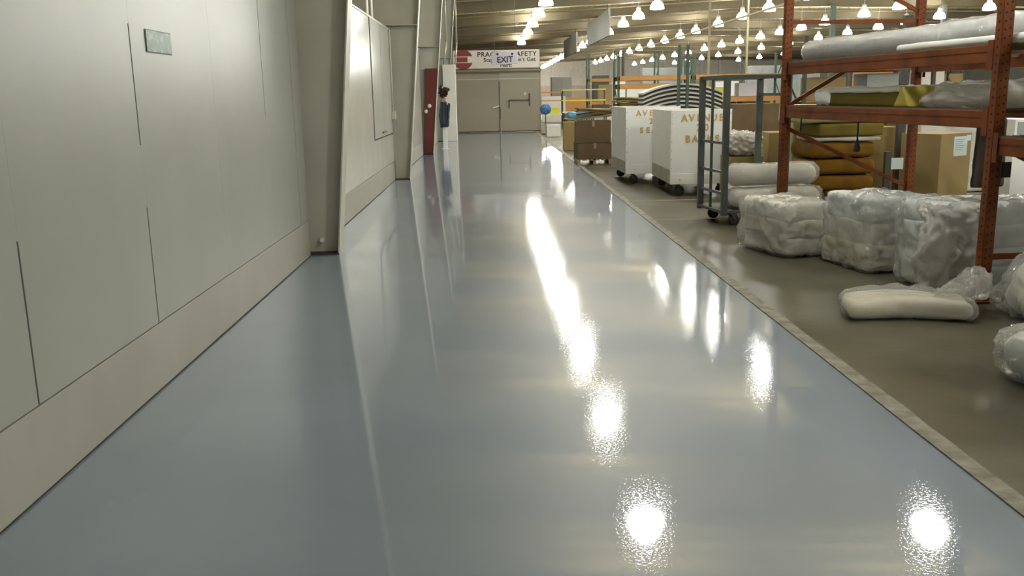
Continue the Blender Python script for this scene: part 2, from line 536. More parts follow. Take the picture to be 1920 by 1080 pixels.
# frame columns (tapered I-section) and rafters
def xin(z): return -1.52 + .093*z
def column(yc, label, zt=5.4):
    t = thing('frame_column', label, 'column', (0, yc, 0), 0, None)
    t['kind'] = 'structure'
    obj('web', prism(B(), [(-2.45, 0), (xin(0), 0), (xin(zt), zt), (-2.45, zt)], 'y', .13, .145), 'column', t)
    obj('flange', prism(B(), [(xin(0)-.014, 0), (xin(0), 0), (xin(zt), zt), (xin(zt)-.014, zt)], 'y', 0, .26), 'column', t)
    obj('flange', box(B(), (-2.46, 0, 0), (-2.445, .26, zt)), 'column', t)
    b = B(); box(b, (-2.44, .0, 2.78), (xin(2.78)-.012, .13, 2.795)); obj('stiffener', b, 'column', t)
    obj('base_plate', box(B(), (-2.4, -.02, 0), (xin(0)+.0, .22, .012)), 'crack', t)
    return t
c1 = column(8.87, 'nearest tan tapered steel column at the left wall')
obj('plastic_cap', cyl(B(), (-1.70, .13, .13), (-1.70, .09, .13), .022, 10), 'white', c1)
c2 = column(17.07, 'second tan tapered steel column along the left wall')
c3 = column(24.4, 'third steel column, its lower part covered in red')
b = prism(B(), [(-1.755, .05), (xin(.05)-.02, .05), (xin(2.23)-.02, 2.23), (-1.665, 2.23)], 'y', .02, .125)
rp = obj('red_panel', b, 'red', c3); rp['label'] = 'dark red tapered panel'
obj('panel_foot', box(B(), (-1.73, .015, 0), (-1.53, .085, .05)), 'black', c3)
for x, z in ((-1.585, 1.27), (-1.68, 1.13)):
    obj('round_knob', lathe(B(), [(0, -.03), (.05, -.025), (.055, .0), (.03, .02), (0, .022)], 14), 'cream', c3, True, loc=(x, .01, z), rot=(pi/2, 0, 0))
c4 = column(31.6, 'fourth steel column, boxed in with pale boards')
obj('boxing', box(B(), (-1.56, -.12, 0), (-1.13, .3, 2.56), .01), 'cream', c4)
for k, yc in enumerate((1.0, -6.4)):
    column(yc, 'steel column behind the viewpoint' if k else 'steel column beside the viewpoint, out of view')
def rafter(yc, label):
    """deep I-section beam following the roof slope"""
    t = thing('roof_rafter', label, 'beam', (0, yc, 0), 0, 'deep roof rafters'); t['kind'] = 'structure'
    for nm, o0, o1, w in (('web', -.10, -.62, .012), ('flange', -.085, -.10, .2), ('flange', -.62, -.635, .2)):
        b = B()
        prism(b, [(XL+.1, zroof(XL)+o0), (RIDGE, zroof(RIDGE)+o0), (XR, zroof(XR)+o0), (XR, zroof(XR)+o1), (RIDGE, zroof(RIDGE)+o1), (XL+.1, zroof(XL)+o1)], 'y', -w/2, w/2)
        obj(nm, b, 'steel_dark', t)
    return t
r0 = rafter(8.97, 'deep dark roof rafter spanning the hall')
ry = [1.1, -6.3, -13.7, -21.1, -28.5, 17.17, 24.5] + [31.7 + 7.4*k for k in range(12)]
for y in ry: copy_tree(r0, (0, y, 0))
# bar joists between rafters
def joist(yc):
    t = thing('bar_joist', 'tan open-web roof joist crossing the hall', 'beam', (0, yc, 0), 0, 'open-web roof joists'); t['kind'] = 'structure'
    for nm, o in (('top_chord', -.10), ('bottom_chord', -.42)):
        b = B()
        bar(b, (XL+.1, 0, zroof(XL)+o), (RIDGE, 0, zroof(RIDGE)+o), .07, .05); bar(b, (RIDGE, 0, zroof(RIDGE)+o), (XR, 0, zroof(XR)+o), .07, .05)
        obj(nm, b, 'steel_tan', t)
    b = B(); x = XL+.2; k = 0
    while x < 36:
        a, c = (-.10, -.42) if k % 2 == 0 else (-.42, -.10)
        bar(b, (x, 0, zroof(x)+a), (x+.55, 0, zroof(x+.55)+c), .022, .022)
        x += .55; k += 1
    obj('web_rods', b, 'steel_tan', t)
    return t
ally = sorted([8.97]+ry+[120.5])
j0 = None
for a, c in zip(ally, ally[1:]):
    for f in (1/3, 2/3):
        y = a+(c-a)*f
        if y > 117: continue
        if j0 is None: j0 = joist(y)
        else: copy_tree(j0, (0, y, 0))

# ------------------------------------------------------------------ high-bay lamps
ZL = 4.74
def lamp(label, group, loc):
    t = thing('high_bay_lamp', label, 'lamp', loc, 0, group)
    obj('dome', lathe(B(), [(.27, 0), (.275, .05), (.255, .13), (.215, .21)], 20), 'lampside', t, True)
    obj('crown', lathe(B(), [(.215, .21), (.15, .28), (.09, .31)], 20), 'lamptop', t, True)
    obj('lens', lathe(B(), [(0, -.03), (.15, -.02), (.27, 0)], 20), 'lampdown', t, True)
    obj('ballast_housing', lathe(B(), [(.09, .31), (.10, .33), (.10, .50), (.07, .54), (0, .545)], 14), 'lamphead', t, True)
    obj('hanger', cyl(B(), (0, 0, .54), (0, 0, zroof(loc[0])+.01-loc[2]), .012, 6), 'lamphead', t)
    return t
ordn = ['nearest', 'second', 'third', 'fourth', 'fifth', 'sixth', 'seventh', 'eighth', 'ninth', 'tenth', 'eleventh', 'twelfth', 'thirteenth', 'fourteenth', 'fifteenth', 'sixteenth', 'seventeenth', 'eighteenth', 'nineteenth', 'twentieth']
ROWS = [('over the aisle', 2.18, [6.2, 12.5, 17.1, 21.8, 26.1, 30.8], [35.0, 40.0, 45.6, 51.2, 61.0]),
        ('first right of the aisle', 6.75, [-22.4, -13.2, -8.6, -2.0, 2.6, 7.2, 12.1, 20.4, 25.0, 28.4, 32.8], [37.4, 42.0, 46.7, 52.4, 57, 62, 67, 72, 77, 82, 87, 92, 97, 102, 107, 112, 116]),
        ('second right of the aisle', 11.8, [-22.4, -17.8, -13.2, -8.6, -4.0, 2.2, 6.8, 11.5, 16.1, 20.7, 25.3, 29.9, 34.5], [39.3, 43.4, 47.9, 53.1, 57.4, 62.4, 67.7, 73, 78, 83, 88, 93, 98, 103]),
        ('third right of the aisle', 17.4, [-20, -13, -6, 0, 6, 12.0, 19, 28.0, 35.0], [39.5, 43.2, 48.2, 51.8, 55.6, 59.6, 64.5, 69.5, 75, 81, 87, 93, 99, 105, 111]),
        ('far right', 22.0, [-14, -5, 5, 18, 30.0], [36.5, 40.9, 45.4, 49.0, 52.5, 57, 62, 68, 75, 82, 89, 96, 103, 110]),
        ('farthest right, added to brighten the far wall', 28.0, [24.0, 36.0], [48, 56, 64, 72, 80, 88, 96, 104])]  # extra row put in to lift the light on the end wall
L0 = None
for rn, x, hid, vis in ROWS:  # hid: unseen lamps, some added near the viewpoint to brighten the foreground
    for k, y in enumerate(hid + vis):
        i = k-len(hid)
        lab = 'white high-bay dome lamp out of view, row ' + rn if i < 0 else '%s glowing dome lamp seen in the roof-light row %s' % (ordn[i], rn)
        loc = (x - (.45 if x == 6.75 and i < 0 else 0), y, ZL)
        if k == 0:
            L0 = lamp(lab, 'high-bay dome lamps', loc)
        else:
            copy_tree(L0, loc, lab)

# ------------------------------------------------------------------ end of the aisle: doors and sign
YD = 38.5
b = B()
box(b, (XL, YD, 0), (-1.34, YD+.3, 2.60)); box(b, (2.10, YD, 0), (2.14, YD+.3, 2.6)); box(b, (-1.34, YD, 2.42), (2.14, YD+.3, 2.60))
box(b, (-1.42, YD+.02, 2.6), (2.12, YD+.3, 3.34))
tag(obj('wall_end', b, 'door', kind='structure'), 'tan partition around the double doors at the end of the aisle')
for i, (a, c) in enumerate(((-1.33, .44), (.46, 2.10))):
    d = obj('door_%d' % (i+1), box(B(), (a, YD+.05-.03*i, .02), (c, YD+.12-.03*i, 2.42), .006), 'door', kind='structure')
    d['label'] = ('plain tan left door leaf at the end of the aisle', 'tan right door leaf with a dark bar handle')[i]
    yy = YD+.05-.03*i
    obj('top_rail', box(B(), (a, yy-.015, 2.16), (c, yy, 2.19)), 'column', d)
    obj('bottom_sweep', box(B(), (a, yy-.01, .01), (c, yy, .05)), 'crack', d)
    if i:
        b = B(); box(b, (.82, yy-.06, 1.285), (1.62, yy-.03, 1.325)); box(b, (.80, yy-.06, .98), (.84, yy-.0, 1.325)); box(b, (1.60, yy-.06, 1.27), (1.64, yy, 1.33))
        obj('bar_handle', b, 'gunmetal', d)
        obj('lock_plate', box(B(), (1.635, yy-.03, 1.06), (1.70, yy, 1.56), .008), 'gunmetal', d)
        obj('notice', box(B(), (1.44, yy-.006, 1.50), (1.54, yy, 1.62)), 'column', d)
    else:
        obj('edge_strip', box(B(), (.40, yy-.02, .05), (.44, yy, 2.1)), 'gunmetal', d)
        b = B(); cyl(b, (.15, yy-.05, 1.0), (.40, yy-.05, 1.08), .025, 8); cyl(b, (.20, yy-.05, 1.01), (.20, yy, 1.01), .015, 8); obj('pull', b, 'cream', d)
tag(obj('trim_5', box(B(), (-1.45, YD-.10, 2.47), (2.16, YD, 2.56), .008), 'steel_dark', kind='structure'), 'dark sliding track above the double doors')
t = thing('safety_sign', 'long white safety banner with a red disc above the end doors', 'sign', (0, YD, 2.6))
obj('board', box(B(), (-1.45, -.07, .0), (2.10, 0, .73), .006), 'sign', t)
obj('board_edge', box(B(), (-1.45, -.075, 0), (2.10, -.07, .02)), 'column', t)
obj('red_disc', cyl(B(), (-1.04, -.07, .37), (-1.04, -.078, .37), .40, 36), 'signred', t)
obj('disc_band', box(B(), (-1.46, -.084, .24), (-.62, -.078, .50)), 'sign', t)
obj('disc_band', box(B(), (-1.30, -.089, .27), (-.86, -.084, .47)), 'signred', t)
text('lettering', 'PRACTICE SAFETY', .27, 'inkred', t, (.76, -.075, .555), FRONT, 1.13, bold=.006)
text('lettering', "Stay Alert! Don't Get", .22, 'ink', t, (.87, -.075, .335), FRONT, 1.1, bold=.005)
text('lettering', 'Hurt!', .22, 'ink', t, (.72, -.075, .12), FRONT, 1.0, bold=.005)
t = thing('exit_sign', 'small lilac EXIT sign hanging in front of the white banner', 'sign', (.63, 35.6, 2.66), radians(-4))
obj('panel', box(B(), (-.50, -.02, 0), (.50, .02, .47), .01), 'lilac', t, rot=(0, radians(-2.5), 0))
text('lettering', 'EXIT', .30, 'ink', t, (.0, -.024, .17), (pi/2, radians(-2.5), 0), 1.0, bold=.008)
for x in (-.28, .28): obj('black_dot', cyl(B(), (x, -.02, .385), (x, -.028, .385), .045, 14), 'ink', t)
for x in (-.4, .4): obj('hanger', cyl(B(), (x, 0, .46), (x, 0, zroof(.6)-2.66), .008, 6), 'gunmetal', t)

# hung work clothes on a slim white post beyond the red column
t = thing('white_post', 'slim white post beyond the red column carrying dark clothes', 'post', (-1.33, 27.0, 0))
obj('post', box(B(), (-.065, 0, .01), (.065, .09, 1.78), .01), 'white', t)
obj('foot', box(B(), (-.10, -.03, 0), (.10, .12, .012)), 'white', t)
t = thing('hanging_jacket', 'dark navy work jacket hung on the slim white post', 'jacket', (-1.33, 26.88, .62))
def jk(p):
    f = p.z/.78
    w = 1.0 if f < .55 else 1.0-.35*(f-.55)/.45
    return Vector((p.x*w+.012*sin(p.z*14), p.y+.012*sin(p.x*60), p.z))
obj('body', soft(B(), (.27, .10, .78), .05, .02, 7, 3, 14, deform=jk), 'navy', t, True)
obj('sleeve', soft(B(), (.08, .09, .50), .04, .015, 8, 5, 8), 'navy', t, True, loc=(.11, -.03, .2), rot=(0, radians(6), 0))
obj('collar', soft(B(), (.15, .10, .14), .04, .015, 9, 8, 8), 'pinkish', t, True, loc=(0, -.01, .72))
def tuft(p):
    return p + Vector((.05*noise.noise(p*14), .05*noise.noise(p*14+Vector((9, 0, 0))), .04*noise.noise(p*17)))
t = thing('mop_head', 'bushy dark brown mop head above the navy jacket', 'mop', (-1.31, 26.83, 1.50))
obj('fibres', soft(B(), (.24, .16, .26), .10, .05, 9, 2, 22, ridged=.07, rfreq=16, deform=tuft), 'dark_hair', t, True)
obj('tip', soft(B(), (.07, .07, .14), .03, .02, 9, 4, 8), 'dark_hair', t, True, loc=(-.09, 0, .18))

# small green plate on the near wall
t = thing('wall_plate', 'small glossy green printed plate on the near wall', 'sign', (XW, 5.14, 1.82))
obj('plate', box(B(), (0, -.19, -.055), (.006, .19, .055), .001), 'greenglass', t)
obj('rim', box(B(), (0, -.195, -.060), (.003, .195, .060)), 'green', t)
# conduits
def conduit(label, pts, r=.02, m='conduit'):
    b = B()
    for p, q in zip(pts, pts[1:]): cyl(b, p, q, r, 10)
    return tag(obj('conduit', b, m, smooth=True), label, 'pipe')
b0 = conduit('thin vertical conduit with a switch box beside the second column', [(XW+.03, 16.85, .9), (XW+.03, 16.85, 2.70)], .014, 'column')
obj('switch_box', box(B(), (XW+.012, 16.78, 1.12), (XW+.08, 16.92, 1.26), .006), 'column', b0)
conduit('pale vertical pipe rising above the glossy wall stretch', [(-1.95, 15.3, 0), (-1.95, 15.3, 5.46)], .035)
conduit('second pale pipe above the glossy wall, nearer the second column', [(-2.05, 16.7, 0), (-2.05, 16.7, 5.46)], .04)
conduit('pale pipe running up the face of the fourth column', [(-1.50, 31.4, 2.56), (-1.40, 31.4, 3.3), (-1.40, 31.4, 5.5)], .03)
conduit('pale pipe beside the banner left end', [(-1.2, 33.5, 2.5), (-1.12, 33.5, 3.4), (-1.12, 33.5, 5.5)], .03)
conduit('long pale yellow pipe running under the roof along the hall', [(10.3, 20, 4.4), (10.3, 116, 4.4)], .045, 'pipe')
conduit('pale pipe crossing under the roof near the top of the picture', [(-1.2, 41.0, 5.05), (8.0, 41.0, 5.45)], .05, 'pipe')
# hanging sheet-metal panels over the storage area
for y0, y1, lb in ((42.5, 51.5, 'grey hanging sheet-metal panel, the nearer of the two'), (58.0, 67.5, 'grey hanging sheet-metal panel, the farther of the two')):
    t = thing('sheet_metal_baffle', lb, 'baffle', (5.5, (y0+y1)/2, 4.05)); h = (y1-y0)/2
    obj('sheet', box(B(), (-.05, -h, 0), (.05, h, 1.2), .01), 'panelgrey', t)
    for y in (-h+.6, h-.6): obj('hanger', cyl(B(), (0, y, 1.2), (0, y, zroof(5.5)-4.05), .015, 6), 'gunmetal', t)

# ------------------------------------------------------------------ pallet rack (right foreground)
RA = math.atan2(3.12-3.45, 9.70-6.20)              # plan direction of the rack front, measured from +Y
rz = math.atan2(3.45-3.12, 9.70-6.20)              # rotation about z
ZB = (1.21, 1.33, 1.65, 1.77)
RK = thing('pallet_rack', 'rust-orange pallet rack loaded with foam, right foreground', 'rack', (3.45, 6.20, 0), rz)
# local axes: +y runs along the rack away from the viewpoint, +x to the back
LEN, DEP, NB = 3.515, 1.45, -3.4
def upright(y, x, zt, holes=True):
    b = B()
    box(b, (x-.04, y-.035, 0), (x+.04, y-.031, zt)); box(b, (x-.04, y-.035, 0), (x-.036, y+.035, zt)); box(b, (x+.036, y-.035, 0), (x+.04, y+.035, zt))
    o = obj('upright', b, 'orange', RK)
    if holes:
        b = B(); z = .1
        while z < zt-.05:
            for dx in (-.017, .017): cyl(b, (x+dx, y-.0345, z+(.0 if dx < 0 else .012)), (x+dx, y-.0362, z+(.0 if dx < 0 else .012)), .0075, 8)
            cyl(b, (x-.0395, y, z), (x-.0412, y, z), .0085, 8)
            z += .055
        obj('punch_holes', b, 'hole', o, kind='stuff')
    obj('foot_plate', box(B(), (x-.065, y-.06, 0), (x+.065, y+.06, .01)), 'orange', o)
    return o
for y, zt in ((0, 3.4), (LEN, 3.4), (NB, 3.0)):
    upright(y, 0, zt); upright(y, DEP, zt, y == LEN)
    br = [((0, .32), (DEP, .32)), ((0, 2.18), (DEP, 2.18)), ((0, 1.10), (DEP, .44)), ((DEP, 2.28), (0, 2.95))]
    if y == LEN: br.append(((0, 1.33), (DEP, 2.12)))
    for p, q in br:
        obj('brace', bar(B(), (p[0]+(.03 if p[0] == 0 else -.03), y, p[1]), (q[0]+(-.03 if q[0] else .03), y, q[1]), .025, .04), 'orange', RK)
def beam(x, y0, y1, z0, z1):
    sx = 1 if x == 0 else -1
    b = B(); box(b, (x-.03*sx, y0, z0), (x+.02*sx, y1, z1), .004); box(b, (x-.034*sx, y0, z0+.075), (x+.02*sx, y1, z0+.083))
    o = obj('beam', b, 'orange', RK)
    for y, s in ((y0, 1), (y1, -1)):
        obj('end_bracket', box(B(), (x-.044*sx, y-.006, z0-.05), (x-.040*sx, y+.05*s+.006*s, z1+.03)), 'orange', o)
for x in (0, DEP):
    beam(x, .04, LEN-.04, ZB[0], ZB[1]); beam(x, .04, LEN-.04, ZB[2], ZB[3])
    beam(x, NB+.04, -.04, 1.035, 1.155)
def wiredeck(y0, y1, z):
    b = B(); y = y0
    while y < y1:
        box(b, (-.02, y-.0022, z), (DEP, y+.0022, z+.0045)); y += .055
    x = -.015
    while x < DEP+.02:
        box(b, (x-.0022, y0, z+.0045), (x+.0022, y1, z+.009)); x += .055
    b2 = b
    box(b2, (-.028, y0, z-.035), (-.024, y1, z+.009))
    obj('wire_deck', b2, 'wire', RK, kind='stuff')
    y = y0+.3
    while y < y1:
        obj('deck_channel', box(B(), (0, y-.02, z-.03), (DEP, y+.02, z-.001)), 'wire', RK); y += .75
wiredeck(.05, LEN-.05, ZB[1]+.001); wiredeck(.05, LEN-.05, ZB[3]+.001); wiredeck(NB+.05, -.05, 1.157)
obj('beam_lock', box(B(), (.04, -.06, .88), (.10, -.04, .985)), 'black', RK)

RM = Matrix.Translation((3.45, 6.20, 0)) @ Matrix.Rotation(rz, 4, 'Z')
def rk(x, y, z):
    v = RM @ Vector((x, y, z)); return (v.x, v.y, v.z)
Z1, Z2 = ZB[1]+.0105, ZB[3]+.0105
# long wrapped mattress on the upper shelf
t = thing('wrapped_mattress', 'long white plastic-wrapped mattress roll on the upper rack shelf', 'mattress', rk(.43, 1.33, Z2), rz)
def mt_(p):
    f = (p.y+2.05)/4.1
    return Vector((p.x+.13*max(0, min(1, (.80-f)/.2)), p.y, p.z*(1+.18*(1-f))))
obj('mattress', soft(B(), (.72, 4.05, .185), .085, .015, 2.2, 3, 26, deform=mt_), 'foam_white2', t, True)
obj('plastic_wrap', soft(B(), (.74, 4.08, .195), .09, .012, 2.2, 3, 40, ridged=.02, rfreq=5, deform=mt_), 'film', t, True)
t = thing('rolled_sheet', 'thin white wrapped roll lying before the long mattress on the upper shelf', 'foam roll', rk(.105, .35, Z2), rz)
obj('roll', soft(B(), (.075, 2.3, .062), .03, .006, 3, 5, 14), 'foam_white2', t, True)
# lower shelf
t = thing('foam_slab', 'olive-sided foam slab half covered in white plastic on the lower shelf', 'foam', rk(.42, 2.10, Z1), rz)
obj('core', soft(B(), (.72, 1.45, .135), .02, .006, 3, 6, 14), 'foam_olive', t, True)
def half(p): return Vector((p.x, p.y, p.z))
obj('plastic_cover', soft(B(), (.74, 1.50, .05), .024, .012, 3, 6, 20, ridged=.012, rfreq=7), 'foam_white2', t, True, loc=(0, 0, .118))
obj('plastic_end', soft(B(), (.76, .34, .16), .05, .012, 4, 9, 16, ridged=.016, rfreq=8), 'foam_white2', t, True, loc=(0, .66, .0))
t = thing('foam_wedge', 'yellow triangular foam offcut between slab and pale bundle', 'foam', rk(.22, 1.27, Z1), rz)
def wedge(p): 
    f = max(0, 1-p.z/.175); return Vector((p.x, p.y*(.06+.94*f), p.z))
obj('wedge', soft(B(), (.4, .24, .165), .015, .008, 5, 2, 10, deform=wedge), 'foam_yellow', t, True)
t = thing('foam_bundle', 'pale grey plastic-wrapped foam bundle on the lower shelf by the near upright', 'foam', rk(.42, .60, Z1), rz)
def bun(p): 
    f = (p.y+.5)/1.0; return Vector((p.x, p.y, p.z*(1.0 if f < .75 else 1.0-.55*(f-.75)/.25)))
obj('core', soft(B(), (.70, 1.02, .175), .08, .02, 3, 8, 16, deform=bun), 'foam_white', t, True)
obj('plastic_wrap', soft(B(), (.73, 1.06, .19), .085, .015, 3, 8, 34, ridged=.03, rfreq=6, deform=bun), 'film_milky', t, True)
t = thing('foam_block', 'golden yellow foam block behind the near upright', 'foam', rk(.55, -1.05, 1.170), rz)
obj('block', soft(B(), (.8, 1.5, .36), .03, .008, 3, 12, 12), 'foam_yellow', t, True)
t = thing('foam_offcut', 'small yellow foam piece at the far end of the lower shelf', 'foam', rk(.95, 3.15, Z1), rz)
obj('piece', soft(B(), (.30, .30, .15), .04, .02, 5, 13, 10), 'foam_yellow', t, True)

# ------------------------------------------------------------------ bagged foam on the floor
def bag(name, label, loc, rz_, size, layers, seed, tilt=None, filmm='film', topw=1.0, m=('foam_cream',)):
    """stack of soft foam layers inside a wrinkled plastic bag"""
    t = thing(name, label, 'bag', loc, rz_)
    z = .012; h = (size[2]-.04)/layers
    def tap(p, z0):
        f = 1-(1-topw)*min(1, (p.z+z0)/size[2]); return Vector((p.x*f, p.y*f, p.z))
    for k in range(layers):
        s = .89 + .02*sin(seed*3+k*2.2)
        obj('foam_layer', soft(B(), (size[0]*s, size[1]*s, h*1.16), min(.045, h*.4), .016, 4, seed+k, 14, ridged=.012, rfreq=5, deform=lambda p, z=z: tap(p, z)),
            m[k % len(m)], t, True, loc=(.012*sin(k*4+seed), .01*cos(k*3+seed), z))
        z += h
    obj('plastic_bag', soft(B(), size, min(.09, size[2]*.4), .02, 3, seed, 56, ridged=.06, rfreq=6.5, deform=lambda p: tap(p, 0)), filmm, t, True)
    return t
bag('foam_bag', 'compact bagged foam bale at the left end of the floor row', (2.78, 8.46, 0), radians(14), (.54, .86, .50), 3, 2, m=('foam_white', 'foam_cream', 'foam_white'))
t2 = bag('foam_bag', 'tall cream foam bale in plastic, second from the left in the floor row', (3.30, 7.66, 0), radians(12), (.64, .78, .62), 3, 5, m=('foam_cream', 'foam_white', 'foam_white2'))
t3 = bag('foam_bag', 'large clear bag of stacked white pillows behind the near upright', (3.76, 6.80, 0), radians(7), (1.12, .64, .66), 4, 9, filmm='film_clear', m=('foam_white2', 'foam_white2', 'foam_white2', 'foam_white2'))
# loose film hanging down between the second and third bag
def loose(p):
    return Vector((p.x+.04*noise.noise(p*5), p.y+.07*noise.noise(p*4+Vector((3, 0, 0))), p.z))
obj('loose_film', soft(B(), (.42, .16, .64), .07, .03, 4, 21, 44, ridged=.07, rfreq=7, deform=loose), 'film_milky', t3, True, loc=(-.46, -.26, .02), rot=(0, 0, radians(-10)))
t = thing('foam_bag', 'shiny clear film bag bulging at the right picture edge', 'bag', (3.92, 5.70, 0), radians(4))
def dome(p): 
    f = p.z/.5; s = 1-.34*max(0, f)**1.6; return Vector((p.x*s+.02, p.y*s, p.z))
obj('foam_layer', soft(B(), (1.08, .60, .42), .16, .03, 3, 31, 20, ridged=.03, rfreq=4, deform=dome), 'foam_white', t, True)
obj('plastic_bag', soft(B(), (1.18, .68, .49), .17, .03, 3, 33, 60, ridged=.075, rfreq=6, deform=dome), 'film_clear', t, True)
text('print_mark', 'E', .10, 'ink', t, (-.28, -.345, .16), (radians(80), 0, radians(-6)), 1.0)
t = thing('foam_bag', 'small white bag cut off by the lower right picture edge', 'bag', (2.98, 4.42, 0), radians(10))
obj('foam_layer', soft(B(), (.60, .44, .25), .11, .02, 4, 41, 14), 'foam_white2', t, True)
obj('plastic_bag', soft(B(), (.68, .50, .29), .13, .02, 4, 43, 46, ridged=.05, rfreq=7), 'film', t, True)
# flat mat on the floor
t = thing('foam_mat', 'flat kidney-shaped foam mat in plastic lying alone on the floor', 'foam mat', (2.76, 5.88, 0), radians(-13))
def mat_(p):
    f = (p.x+.40)/.80
    return Vector((p.x, p.y*(1-.22*f)+.07*sin(pi*f)-.03, p.z*(1.0+.15*sin(pi*f*.8))))
obj('mat', soft(B(), (.78, .42, .115), .055, .012, 4, 51, 18, deform=mat_), 'foam_cream', t, True)
obj('plastic_bag', soft(B(), (.82, .46, .14), .065, .012, 4, 51, 46, ridged=.03, rfreq=6, deform=mat_), 'film', t, True)
def tail(p):
    f = (p.x+.20)/.40; return Vector((p.x, p.y*(.35+.75*f), .02+p.z*(.5+.9*f)+.10*f))
obj('bag_tail', soft(B(), (.40, .30, .11), .04, .03, 5, 55, 40, ridged=.07, rfreq=8, deform=tail), 'film', t, True, loc=(.31, .06, .02), rot=(0, 0, radians(10)))

# ------------------------------------------------------------------ foam cushions under the rack
def pallet(label, loc, rz_, w, d, h):
    t = thing('pallet', label, 'pallet', loc, rz_)
    n = 6
    for k in range(n):
        x = -w/2 + (w-.09)*k/(n-1)
        obj('deck_board', box(B(), (x, -d/2, h-.02), (x+.09, d/2, h)), 'wood', t)
    for x in (-w/2+.02, -.03, w/2-.08):
        obj('runner', box(B(), (x, -d/2, 0), (x+.06, d/2, h-.02)), 'wood', t)
    return t
pallet('wooden pallet stack hidden under the ochre cushions', (4.36, 11.32, 0), 0, .9, .8, .275)
cz = .277
C0 = None
for k, (m, lab) in enumerate((('foam_ochre', 'bottom thick ochre cushion of the stack behind the rack'), ('foam_ochre', 'middle thick ochre cushion of the stack behind the rack'),
                             ('foam_ochre', 'top thick ochre cushion of the stack behind the rack'))):
    o = obj('foam_cushion', soft(B(), (.82, .70, .188), .075, .014, 3, 60+k, 14), m, None, True, loc=(4.25+.01*sin(k*5), 11.28, cz), rot=(0, 0, radians(-2+3*k)))
    tag(o, lab, 'cushion', 'ochre cushions'); cz += .200
o = tag(obj('foam_sheet', soft(B(), (.80, .70, .05), .022, .01, 4, 66, 12), 'film_milky', None, True, loc=(4.30, 11.28, cz)), 'grey film-wrapped sheet lying on the ochre cushions', 'foam'); cz += .060
o = tag(obj('foam_cushion', soft(B(), (.80, .70, .15), .03, .01, 3, 67, 12), 'foam_olive', None, True, loc=(4.34, 11.28, cz)), 'squarer dull yellow cushion above the ochre stack', 'cushion'); cz += .158
t = thing('foam_block', 'pale yellow wrapped foam block topping the cushion stack', 'foam', (4.22, 11.3, cz))
obj('block', soft(B(), (1.12, .7, .22), .05, .01, 3, 68, 12), 'foam_pale', t, True)
t = thing('foam_block', 'translucent pale foam block standing left of the ochre cushions', 'foam', (4.16, 12.1, 0))
obj('block', soft(B(), (.48, .5, 1.2), .05, .012, 3, 69, 14), 'foam_pale', t, True)
# hanging cords under the lower beam
for x, y, z, lb in ((.02, 2.05, .99, 'thick black cord with a dark plug hanging below the lower beam'), (.04, 3.30, 1.07, 'short thin black cord hanging by the far upright')):
    p = rk(x+.05, y, ZB[0])
    t = thing('power_cable', lb, 'cable', p)
    d = ZB[0]-z
    obj('cord', cyl(B(), (0, 0, 0), (0, 0, -d), .008, 8), 'black', t)
    if d > .15: obj('plug', lathe(B(), [(0, -d-.06), (.028, -d-.055), (.03, -d-.02), (.012, -d+.04), (.008, -d+.06)], 12), 'black', t, True)

# dark cloth hung from the rear beam
t = thing('hanging_cloth', 'dark brown heavy cloth hanging behind the near upright', 'cloth', (4.72, 8.55, .55), radians(4))
def clo(p):
    return Vector((p.x*(1-.12*p.z/.66), p.y+.025*sin(p.x*38)*(1-.5*p.z/.66), p.z+.04*p.x))
obj('cloth', soft(B(), (.30, .06, .645), .025, .01, 6, 71, 20, deform=clo), 'brown_cloth', t, True)

# ------------------------------------------------------------------ cardboard boxes
def carton(label, loc, rz_, s, m='card', cat='box', name='cardboard_box', group=None, tape=True, flaps=False, bulge=.0):
    t = thing(name, label, cat, loc, rz_, group)
    x, y, z = s[0]/2, s[1]/2, s[2]
    obj('body', box(B(), (-x, -y, 0), (x, y, z-.004), .004), m, t)
    for sx in (-1, 1):
        obj('top_flap', box(B(), (sx*.003 if sx > 0 else -x, -y, z-.004), (x if sx > 0 else -.003, y, z)), m, t)
    if tape:
        b = B(); box(b, (-.03, -y-.0015, z-.12), (.03, -y, z+.001)); box(b, (-.03, -y-.0015, z), (.03, y, z+.0015)); obj('tape', b, 'card2', t)
    return t
pallet('wooden pallet under the large tan carton', (5.62, 11.35, 0), radians(28), .8, .7, .15)
bigb = carton('large tan carton with a white sheet taped on, behind the rack', (5.60, 11.40, .152), radians(30), (.62, .55, .78), 'card2', tape=False)
b = B(); box(b, (-.05, -.279, .50), (.22, -.275, .74)); obj('paper_sheet', b, 'paper', bigb)
b = B(); box(b, (.20, -.280, .68), (.29, -.276, .75)); obj('paper_slip', b, 'paper', bigb)
b = B()
for k in range(6): box(b, (-.02, -.2802, .70-.025*k), (.16-.03*(k % 3), -.279, .705-.025*k))
obj('print_lines', b, 'panelgrey', bigb)
carton('narrow tan carton in shade left of the large tan carton', (5.30, 12.45, 0), radians(4), (.42, .5, .98), 'card')
t = thing('steel_post', 'dark purple-grey steel post between cushions and cartons', 'post', (5.40, 11.98, 0))
b = B(); box(b, (-.05, -.04, 0), (.05, -.03, 2.4)); box(b, (-.05, -.03, 0), (-.042, .04, 2.4)); box(b, (.042, -.03, 0), (.05, .04, 2.4)); obj('post', b, 'gunmetal', t)
obj('foot', box(B(), (-.08, -.07, 0), (.08, .07, .012)), 'gunmetal', t)
t = thing('steel_post', 'short dark post with a white tag beside the cushion stack', 'post', (4.95, 11.3, 0))
obj('post', box(B(), (-.035, -.03, 0), (.035, .03, .72), .004), 'gunmetal', t)
obj('tag', box(B(), (.04, -.035, .50), (.19, -.03, .64)), 'paper', t)
